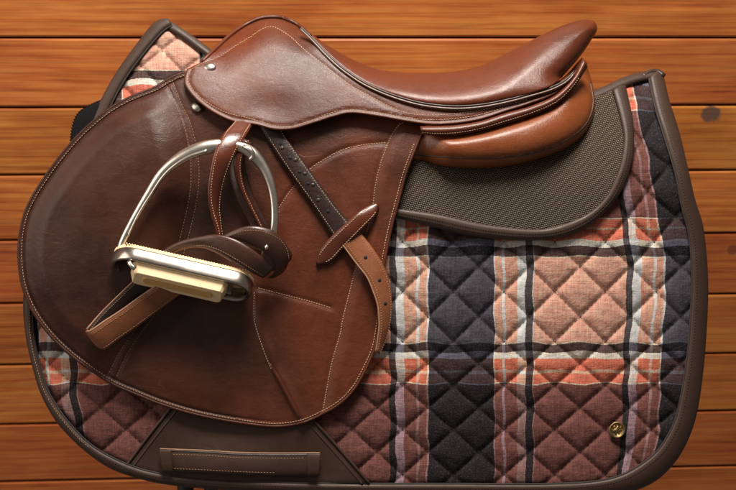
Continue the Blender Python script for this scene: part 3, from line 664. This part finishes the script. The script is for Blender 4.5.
# rear panel
def pan_h(x, y, d): return 33-.0042*np.maximum(0, 165-y)**2-.0022*np.maximum(0, x-520)**2-17*(1-sm(x, 420, 452))
pn_seg = [[(405, 128), (405, 150), (420, 163)], [(420, 163), (440, 165.5), (462, 168), (490, 168), (520, 164), (545, 157), (568, 147), (584, 134), (593, 118), (595.5, 102), (592, 82), (586, 64), (582, 57)], [(582, 57), (560, 80), (520, 95), (460, 112), (405, 128)]]
def pan_full(x, y, d):
    dz = pdist(x, y, PNB); sw = pdist(x, y, WBL, True); y = np.atleast_1d(y)
    a_ = pan_h(x, y, d)-rnd(dz, 32, 22); b_ = (26-.25*(130-y)-.0018*(130-y)**2*np.where(y < 130, 1, -1)-9+24*sm(sw, -2, 18))
    base_ = -3.0*np.log(np.exp(-a_/3.0)+np.exp(-b_/3.0))
    return base_-1.3*np.exp(-(pdist(x, y, PSEAM)/1.3)**2)+.5*vn(x, y, .08, 4)
PNB = crom(pn_seg[1], 3)
WBL = crom([(400, 134), (430, 134.5), (455, 134.5), (480, 130), (505, 123), (530, 115), (555, 104), (573, 87), (587, 64), (588, 55)], 3)
PSEAM = crom([(405, 154), (432, 156), (467, 158), (500, 157.5), (530, 153.5), (553, 146.5), (572, 136.5), (584, 126.5), (591.5, 113), (593.3, 100), (590.5, 82)], 3)
pno, panfn = sheet('rear_panel', pn_seg, pan_full, 14, M['panel'], sad, step=2.4, rr=2, edge_rings=(.3, .9, 1.8, 3, 5))
tube('panel_piping', np.column_stack([PSEAM, panfn(PSEAM[:, 0], PSEAM[:, 1])+.2]), .75, M['darkpiping'], pno, k=7)

def hsk(y): y = np.asarray(y, float); return 26-.25*(130-y)-.0018*(130-y)**2*np.where(y < 130, 1, -1)
# welt roll under the skirt
w_t = [(420, 126), (430, 126), (455, 125), (480, 121), (505, 113), (530, 106), (555, 95), (572, 78), (582, 59)]
w_b = [(422, 133), (430, 134.5), (455, 134.5), (480, 130), (505, 123), (530, 115), (555, 104), (573, 87), (587, 66)]
ws = strap('welt', withh(w_t, lambda x, y: hsk(y), -1), withh(w_b, lambda x, y: hsk(y), -3), 5, M['seat'], sad, crown=3.2)
sstitch('stitching', ws, .84, M['thread'], ws.o, wd=.75, pitch=2.5, b=.92)
tube('welt_piping', np.column_stack([ws.at(1.0, 3.2, 0)[::2]]), 1.0, M['seat'], ws.o, k=8)

# skirt
pip = [(247, 21.5), (262, 16.5)] 
sk_sil = [(187, 69), (195, 65), (204, 60.5), (215, 50.5), (232, 35.5), (247, 25.5), (260, 19.7), (275, 18.2), (287, 21), (300, 27.5)]
pipe_line = [(300, 28), (312, 39.5), (325, 53.5), (337, 65), (350, 75), (365, 84.5), (387, 94.5), (412, 102.5), (430, 106), (455, 108), (480, 106.5), (505, 102), (530, 95.5), (555, 87.5), (570, 78), (580, 62)]
sk_bot = [(580, 62), (570, 82), (555, 94), (530, 104), (505, 112), (480, 120), (455, 124), (430, 124.8), (405, 121.5), (380, 117), (350, 113.5), (334, 117), (312, 124), (292, 129.5), (275, 129.8), (255, 125), (232, 121.5), (212, 112), (198, 101.5), (190, 93), (184.5, 84), (184.5, 76), (187, 69)]
SKS = crom(sk_sil[3:], 3)
def sk_h(x, y, d):
    x = np.atleast_1d(x); ds = pdist(x, y, SKS)
    h = hsk(y)-rnd(ds, 30, 8+26*sm(x, 205, 250))+3*(1-sm(x, 184, 250))
    seam = pdist(x, y, SK_IN); h = h-1.0*np.exp(-(seam/1.5)**2)*(1-sm(x, 380, 420))
    db = pdist(x, y, SKB); h = h-1.0*np.exp(-((db-4)/1.5)**2)
    dimp = np.exp(-(((x-272)/26)**2+((y-108)/16)**2)); h = h-3.0*dimp
    return h+.6*vn(x, y, .05, 21)
SK_IN = crom([(200, 64), (220, 56), (235, 46), (250, 37), (262, 29), (272, 26.5), (287, 34), (305, 50), (325, 66), (350, 85), (375, 99), (395, 109), (412, 114), (437, 115), (475, 111), (500, 106), (530, 99)], 3)
SKB = crom(sk_bot, 3)
sko, skfn = sheet('skirt', [sk_sil, pipe_line, sk_bot], sk_h, 4.5, M['skirt'], sad, step=2.2, rr=1.8, edge_rings=(.3, .9, 1.8, 3.0, 4.5))
stitch('stitching', SK_IN, skfn, M['thread'], sko, wd=.85, pitch=2.7)
st_low = [(200, 64), (190, 71), (187.5, 78), (192, 88.5), (205, 101), (225, 112), (246, 117.5), (262, 122), (280, 126.5), (292, 126.5), (310, 121), (332, 112.5), (350, 110), (375, 112.3), (400, 116.5), (425, 119.5), (450, 119), (478, 115), (505, 107.5)]
stitch('stitching', st_low, skfn, M['thread'], sko, wd=.85, pitch=2.7)
# pommel head behind the skirt edge
def pom_h(x, y, d): return -12-.15*(100-y)-rnd(pdist(x, y, crom([(200, 64)]+sk_sil[3:], 3)), 26, 24)
# seat cushion
seat_sil = [(300, 27), (312, 34), (325, 43.5), (350, 58), (375, 68.5), (400, 72), (425, 73.5), (450, 72), (470, 68.5), (484, 64.5), (505, 54), (530, 41), (550, 31), (567, 23.8), (580, 20), (588, 19.5), (595, 22), (597.3, 29), (592, 39), (582, 54), (571, 67), (562, 77)]
seat_bot = [(562, 77), (553, 85), (530, 94), (505, 100.5), (480, 105), (455, 106.5), (430, 104.5), (412, 101), (387, 93), (365, 83), (350, 73.5), (337, 63.5), (325, 52), (312, 38.5), (300, 27)]
STS = crom(seat_sil, 3); STB = crom(seat_bot, 3)
def seat_h(x, y, d):
    ds = pdist(x, y, STS); db = pdist(x, y, STB)
    cz = sm(x, 500, 565)
    h = hsk(y)+7*sm(x, 300, 430)-rnd(ds, 34-15*cz, 46*sm(x, 296, 380)+14-36*cz)-rnd(db, 12, 7)*(1-cz)
    return h+.5*vn(x, y, .04, 31)
sto, seatfn = sheet('seat', [seat_sil, seat_bot], seat_h, 12, M['seat'], sad, step=2.0, rr=1.6, edge_rings=(.3, .9, 1.8, 3.0, 4.5))
for dy, r_, mt_ in ((0.6, 1.15, 'piping'), (-1.9, .9, 'darkpiping')):
    q = crom(pipe_line, 4)[:-3] + np.array([0, dy]); T = np.gradient(q, axis=0)
    tube('seat_piping', np.column_stack([q, hsk(q[:, 1])+7*sm(q[:, 0], 300, 430)*.25+1.2]), r_, M[mt_], sto, k=8)
# pommel edge piping behind skirt
q = crom([(202, 61.5), (214.5, 49.5), (231, 34.3), (246.5, 23.8), (260, 18.0), (275, 16.6), (288, 19.4), (301, 27), (310, 35.5)], 4)
tube('pommel_piping', np.column_stack([q, skfn(q[:, 0]+.5, q[:, 1]+2)-3]), 2.0, M['skirt'], sko, k=8)
# studs
dz = float(skfn(209.5, 67)[0]); disc('stud', (209.5, 67, dz), (-.1, -.45, 1), 6.3, 4.3, [(.02, 1.9), (.5, 1.7), (.82, 1.1), (1.0, .1), (1.0, -2)], M['nickel'], sad, k=24, rot=0)
dz = float(flapfn(196, 108)[0]); disc('stud', (196.5, 107, dz+1), (-.2, -.2, 1), 6, 4.9, [(.02, 3.2), (.5, 2.9), (.85, 1.8), (1.0, .1), (1.0, -3)], M['nickel'], sad, k=24, rot=.5)
# block under the skirt behind the stud
# keeper
def kz(pts, e): q = np.array(pts, float); f = flapfn(q[:, 0], q[:, 1]); return np.column_stack([q, f+np.array(e)])
kp_l = [(316, 262), (319, 251), (328, 239.5), (343, 225.5), (357.5, 212.5), (369, 205.5), (375.5, 203.5)]
kp_r = [(319, 265), (331.5, 261.5), (343, 250), (356, 236.5), (367, 225), (376, 215), (379, 206.5)]
ee = [1.5, 2.5, 5, 10, 10, 4.5, 1.5]
kp = strap('keeper_loop', kz(kp_l, ee), kz(kp_r, ee), 3.2, M['strap'], sad, crown=1.2, step=2)
for u_ in (.16, .84): sstitch('stitching', kp, u_, M['thread'], kp.o, a=.10, b=.92, wd=.85, pitch=2.6)

# ---------------------------------------------------------------- stirrup leather
sl = thing('stirrup_leather', 'brown stirrup leather hanging from the saddle and wrapped round the stirrup iron', 'strap', at(245, 118, 14))
def Z(pts): return [tuple(p) for p in pts]
def fz(pts, e): q = np.array(pts, float); f = flapfn(q[:, 0], q[:, 1]); return np.column_stack([q, f+np.array(e)])
d_l = [(254, 116), (260, 127), (275, 152), (292, 177), (310, 202), (322, 220), (334, 238), (346, 252)]
d_r = [(279, 122), (285, 134), (305, 163), (325, 191), (336, 206), (347, 219), (355, 229), (362, 238)]
ds_ = strap('holed_strap', fz(d_l, [3, 3, 3.5, 4, 4, 4.2, 4.5, 4.5]), fz(d_r, [3, 3, 3.5, 4, 4, 4.2, 4.5, 4.5]), 4, M['darkstrap'], sl, crown=.8, step=3)
for u_ in (.13, .87): sstitch('stitching', ds_, u_, M['thread'], ds_.o, wd=.6, pitch=2.6, ln=1.7, b=.93)
def hole(S, u, f, r, parent, dimple=False):
    i = int(f*(S.n-1)); c = S.at(u, S.crown, S.thick/2)[i]; nn_ = S.N[i]
    disc('hole', c, nn_, r, r, [(.02, .12), (.95, .12), (1.0, -1.0)], M['hole'], parent, k=14)
for f in (.20, .305, .41, .515, .62, .735): hole(ds_, .50, f, 1.9, ds_.o)
for f in (.24, .33, .43, .53, .64):
    i = int(f*(ds_.n-1)); c = ds_.at(.66 if int(f*100) % 2 else .42, .8, 2)[i]
    disc('punch_mark', c, ds_.N[i], 2.6, 2.1, [(.02, .55), (.5, .45), (.85, .15), (1.0, -.3)], M['darkstrap'], ds_.o, k=14)
t_l = [(335, 233), (344.5, 247), (357, 264), (367, 277), (373, 291), (377.5, 305), (379, 325), (377.5, 340), (375.5, 352)]
t_r = [(352, 222), (361, 233), (375, 251), (384, 266), (389.5, 281), (392, 305), (389, 328), (384, 343), (379, 354)]
tn = strap('strap_end', [(a[0], a[1], z) for a, z in zip(t_l, [21, 22, 24, 26, 27, 27, 26, 24, 22])], [(a[0], a[1], z) for a, z in zip(t_r, [20, 21, 22, 22, 21, 20, 18, 17, 19])], 3.6, M['tan'], sl, crown=.6, step=2.5)
for u_ in (.14, .87): sstitch('stitching', tn, u_, M['threadtan'], tn.o, wd=.6, pitch=2.6, ln=1.6, a=.14)
for f in (.28, .47, .64): hole(tn, .48, f, 2.0, tn.o)
tube('cut_edge', tn.at(0.0, .6, .3)[2:], .9, M['cutedge'], tn.o, k=6)
# front strap through the iron
f_l = [(238, 114, 13), (232, 124, 24), (222, 135.5, 43), (214, 153, 52), (209.5, 175, 52), (208, 195, 50), (210.5, 212, 47), (215, 226, 44), (218, 238, 42)]
f_r = [(256, 117, 12), (252, 126, 22), (245, 138, 40), (235, 155, 47), (226, 175, 44), (220.5, 193, 39), (218.5, 210, 35), (219.5, 224, 33), (221, 238, 33)]
fs = strap('front_strap', f_l, f_r, 3.8, M['strap'], sl, crown=1.2, step=2.5)
for u_ in (.12, .88): sstitch('stitching', fs, u_, M['thread'], fs.o, wd=.6, pitch=2.7, ln=1.8, a=.10)
b_l2 = [(244, 139, 44), (236, 148, 34), (230.5, 162, 28), (230, 178, 26), (238, 202, 25), (250, 226, 24), (258, 244, 24)]
b_r2 = [(252, 144, 42), (247, 152, 35), (245, 163, 33), (249, 181, 31), (258, 206, 30), (270, 226, 28), (278, 242, 27)]
bs_ = strap('back_strap', b_l2, b_r2, 4, M['wrapleather'], sl, crown=1.4, step=2.5)
b_l3 = [(243, 141, 38), (236, 151, 41), (233.5, 163, 40), (235, 176, 37), (240, 190, 34), (248, 206, 31), (257, 222, 29), (265, 238, 27)]
b_r3 = [(250, 141, 38), (245, 151, 42), (242, 163, 41), (242.5, 176, 38), (246, 190, 35), (253, 206, 32), (261, 222, 30), (268, 237, 28)]
b3 = strap('turned_strap', b_l3, b_r3, 3.4, M['strap'], sl, crown=1.4, step=2.5)
sstitch('stitching', b3, .80, M['thread'], b3.o, wd=.6, pitch=2.7)
# wrap round the foot of the iron
a_u = [(156, 256, 30), (168, 247, 34), (181, 241, 40), (198, 237, 46), (216, 234.5, 52), (236, 239.5, 56), (256, 252, 54), (274, 267, 42)]
a_d = [(160, 262, 28), (173, 252.5, 32), (188, 247.5, 38), (202, 247, 44), (216, 252, 50), (234, 262.5, 53), (249, 271.5, 50), (262, 278, 40)]
wa = strap('wrapped_turn', a_u, a_d, 3.4, M['wrapleather'], sl, crown=1.2, step=2.5)
sstitch('stitching', wa, .80, M['threadtan'], wa.o, wd=.6, pitch=2.7, a=.2)
tube('cut_edge', wa.at(1.0, 1.2, 0)[4:40], .8, M['cutedge'], wa.o, k=6)
b_u = [(219, 238, 44), (231, 231.5, 50), (245, 226.5, 54), (259, 226.5, 55), (273, 231, 52), (284.5, 241, 44), (289.5, 255, 36), (287, 266, 28)]
b_d = [(224, 243, 40), (236, 243, 44), (248, 246, 48), (259, 250, 50), (268, 255, 50), (274, 262, 46), (274, 272, 38), (268, 278, 28)]
wb = strap('wrapped_turn', b_u, b_d, 3.4, M['wrapleather'], sl, crown=2.6, step=2.5)
c_u = [(262, 250, 51), (273, 245, 50), (284, 243, 42), (290, 250, 32)]; c_d = [(255, 273, 40), (266, 273, 40), (280, 268, 36), (288, 262, 28)]
sstitch('stitching', wb, .16, M['threadtan'], wb.o, wd=.6, pitch=2.7, a=.1, b=.9)
wc = strap('wrapped_turn', c_u, c_d, 3.4, M['wrapleather'], sl, crown=2, step=2.5)
disc('buckle_tip', (266.5, 247, 57), (0, -.2, 1), 2.1, 2.6, [(.02, 1.3), (.6, 1.0), (1.0, 0), (1.0, -2)], M['steel'], sl, k=14)
# folded tail below the tread
bk_a = [(172, 256, 36), (155, 264, 37), (136, 279, 37), (118, 296, 36), (100, 314, 31), (86.5, 329.5, 34)]
bk_b = [(184, 274, 32), (170, 280, 32), (150, 294, 31), (131, 312, 29), (114, 330, 28), (100, 345.5, 27)]
bk = strap('tail_back', bk_a, bk_b, 3.4, M['darkstrap'], sl, step=2.5)
sstitch('stitching', bk, .12, M['threadtan'], bk.o, wd=.7, pitch=2.6)
ft_a = [(86.5, 331, 34), (89, 331.5, 38), (105, 321, 40), (122, 310, 41), (140, 297, 41), (156, 286, 40), (176, 270, 38)]
ft_b = [(99, 347, 28), (104, 349.5, 31), (120, 339, 33), (136, 328, 34), (152, 316, 34), (168, 304, 33), (188, 289, 31)]
ft = strap('tail_front', ft_a, ft_b, 3.6, M['tan'], sl, crown=.8, step=2.5)
for u_ in (.14, .88): sstitch('stitching', ft, u_, M['threadtan'], ft.o, wd=.6, pitch=2.6, a=.08)
tube('cut_edge', ft.at(0.0, .8, .2)[1:], 1.1, M['cutedge'], ft.o, k=7)
tube('cut_edge', bk.at(0.0, 0, .2)[8:], 1.0, M['cutedge'], bk.o, k=7)
tube('fold_edge', [(86.5, 330.5, 35), (93, 339, 33), (100, 347.5, 29.5)], 1.9, M['tan'], ft.o, k=8)

# ---------------------------------------------------------------- stirrup iron
si = thing('stirrup_iron', 'polished steel stirrup iron with cream rubber tread lying on the saddle flap', 'stirrup', at(185, 280, 35))
tube('arch', [(119, 254, 40, 3.6), (122.5, 242, 41, 3.6), (133, 220.5, 43, 3.7), (147, 196.5, 45, 4.3), (163, 172.5, 46, 5.2), (184, 156, 46, 6.3), (205, 147.5, 46, 7.0), (222, 145.5, 45, 6.5), (238, 146, 44, 5.0), (251.5, 153, 44, 6.4), (263.5, 167, 44, 5.2), (271.5, 187, 44, 4.4), (274.5, 207, 44, 3.9), (273.5, 232, 43, 3.6), (268, 256, 38, 3.4), (260, 274, 34, 3.0)], 4, M['steel'], si, k=16, flat=.75)
tube('eye_lip', [(243, 146, 49, 2.0), (250, 149.5, 51, 2.6), (253, 156, 50.5, 2.4), (249, 160, 49, 1.8)], 2, M['steel'], si, k=12)
tube('arch_groove', [(128, 236, 45.2, 1.0), (137.5, 216, 47, 1.1), (151, 194, 49, 1.2), (166, 173, 50, 1.4), (186, 158, 51, 1.6), (207, 150.5, 51, 1.6)], 1, M['steel'], si, k=8)
A3 = np.array([.975, .222, 0]); N3 = np.array([.222, -.975, 0]); th = math.radians(28); Hh = np.array([0, 0, 1.0])
V3 = -N3*math.sin(th)-Hh*math.cos(th); U3 = N3*math.cos(th)-Hh*math.sin(th); O3 = np.array([184.5, 264.5, 56.0])
def T3(a, v, u): return O3+A3*a+V3*v+U3*u
def stadium(hl, hd, n=14):
    r = hd; out = []
    for i in range(n+1): t = -math.pi/2+math.pi*i/n; out.append((hl-r+r*math.cos(t), hd+r*math.sin(t)))
    for i in range(n+1): t = math.pi/2+math.pi*i/n; out.append((-hl+r+r*math.cos(t), hd+r*math.sin(t)))
    return out
def ringmesh(name, hl, hd, wall_t, u0, u1, bev, mat, parent, voff=0.0):
    prof = [(0, u0+bev), (bev*.35, u0+bev*.3), (bev, u0), (wall_t-bev, u0), (wall_t, u0+bev), (wall_t, u1-bev), (wall_t-bev, u1), (bev, u1), (bev*.35, u1-bev*.3), (0, u1-bev)]
    V = []; m_ = len(prof); base = stadium(hl, hd)
    for w_, u in prof:
        st = stadium(hl-w_, hd-w_)
        V += [T3(a, v+w_+voff, u) for a, v in st]
    n = len(base); F = [[i*n+j, i*n+(j+1) % n, ((i+1) % m_)*n+(j+1) % n, ((i+1) % m_)*n+j] for i in range(m_) for j in range(n)]
    return mesh_obj(name, V, F, mat, parent)
ringmesh('tread_frame', 72, 21, 5, -7.5, 6.5, 1.6, M['wornsteel'], si)
def prism(name, lo, hi, mat, parent, smooth=False):
    """lo/hi: list of (a,v,u) quads"""
    V = [T3(*p) for p in lo+hi]; n = len(lo)
    F = [[i, (i+1) % n, (i+1) % n+n, i+n] for i in range(n)]+[list(range(n))[::-1], [i+n for i in range(n)]]
    o = mesh_obj(name, V, F, mat, parent, smooth=smooth)
    return o
prism('tread_plate', [(-52, 7, -3), (52, 7, -3), (52, 35, -3), (-52, 35, -3)], [(-52, 7, 4), (52, 7, 4), (52, 35, 4), (-52, 35, 4)], M['steel'], si)
# rubber: top layer with grip ribs, lower block
V = []; F = []
st = stadium(71.5, 20.5)
for u in (6.3, 9.4): V += [T3(a, v+.5, u) for a, v in st]
n = len(st); F += [[j, (j+1) % n, (j+1) % n+n, j+n] for j in range(n)]+[[j+n for j in range(n)], list(range(n))[::-1]]
for i in range(44):
    a = -62+i*2.9; s0 = len(V)
    for aa, vv, uu in ((a, .2, 8.9), (a+1.7, .2, 8.9), (a+1.7, 40, 8.9), (a, 40, 8.9), (a+.3, .6, 10.0), (a+1.4, .6, 10.0), (a+1.4, 40, 10.0), (a+.3, 40, 10.0)): V.append(T3(aa, vv, uu))
    F += [[s0+q for q in f] for f in ([0, 1, 5, 4], [1, 2, 6, 5], [2, 3, 7, 6], [3, 0, 4, 7], [4, 5, 6, 7])]
tp = mesh_obj('tread_rubber', V, F, M['rubber'], si, smooth=False)
def chamf(a0, a1, v0, v1, u, c): return [(a0+c, v0, u), (a1-c, v0, u), (a1, v0+c, u), (a1, v1-c, u), (a1-c, v1, u), (a0+c, v1, u), (a0, v1-c, u), (a0, v0+c, u)]
lowr = prism('lower_rubber', chamf(-47, 43, 7, 31, -17.5, 3), chamf(-51, 47, 4.5, 34, -6, 4), M['rubber'], si)
prism('rubber_inlay', chamf(-37, 33, 12, 24, -18.3, 3), chamf(-39, 35, 11, 25, -16.0, 3), M['rubberdark'], lowr)
tube('side_screw', [tuple(T3(-55, 3, -9)), tuple(T3(-52, 3, -13)), tuple(T3(-47, 4, -15))], 2.4, M['steel'], si, k=10)
for o in (lowr,):
    md = o.modifiers.new('bevel', 'BEVEL'); md.width = .0006; md.segments = 3
print('tris', sum(len(o.data.polygons) for o in sc.objects if o.type == 'MESH'))
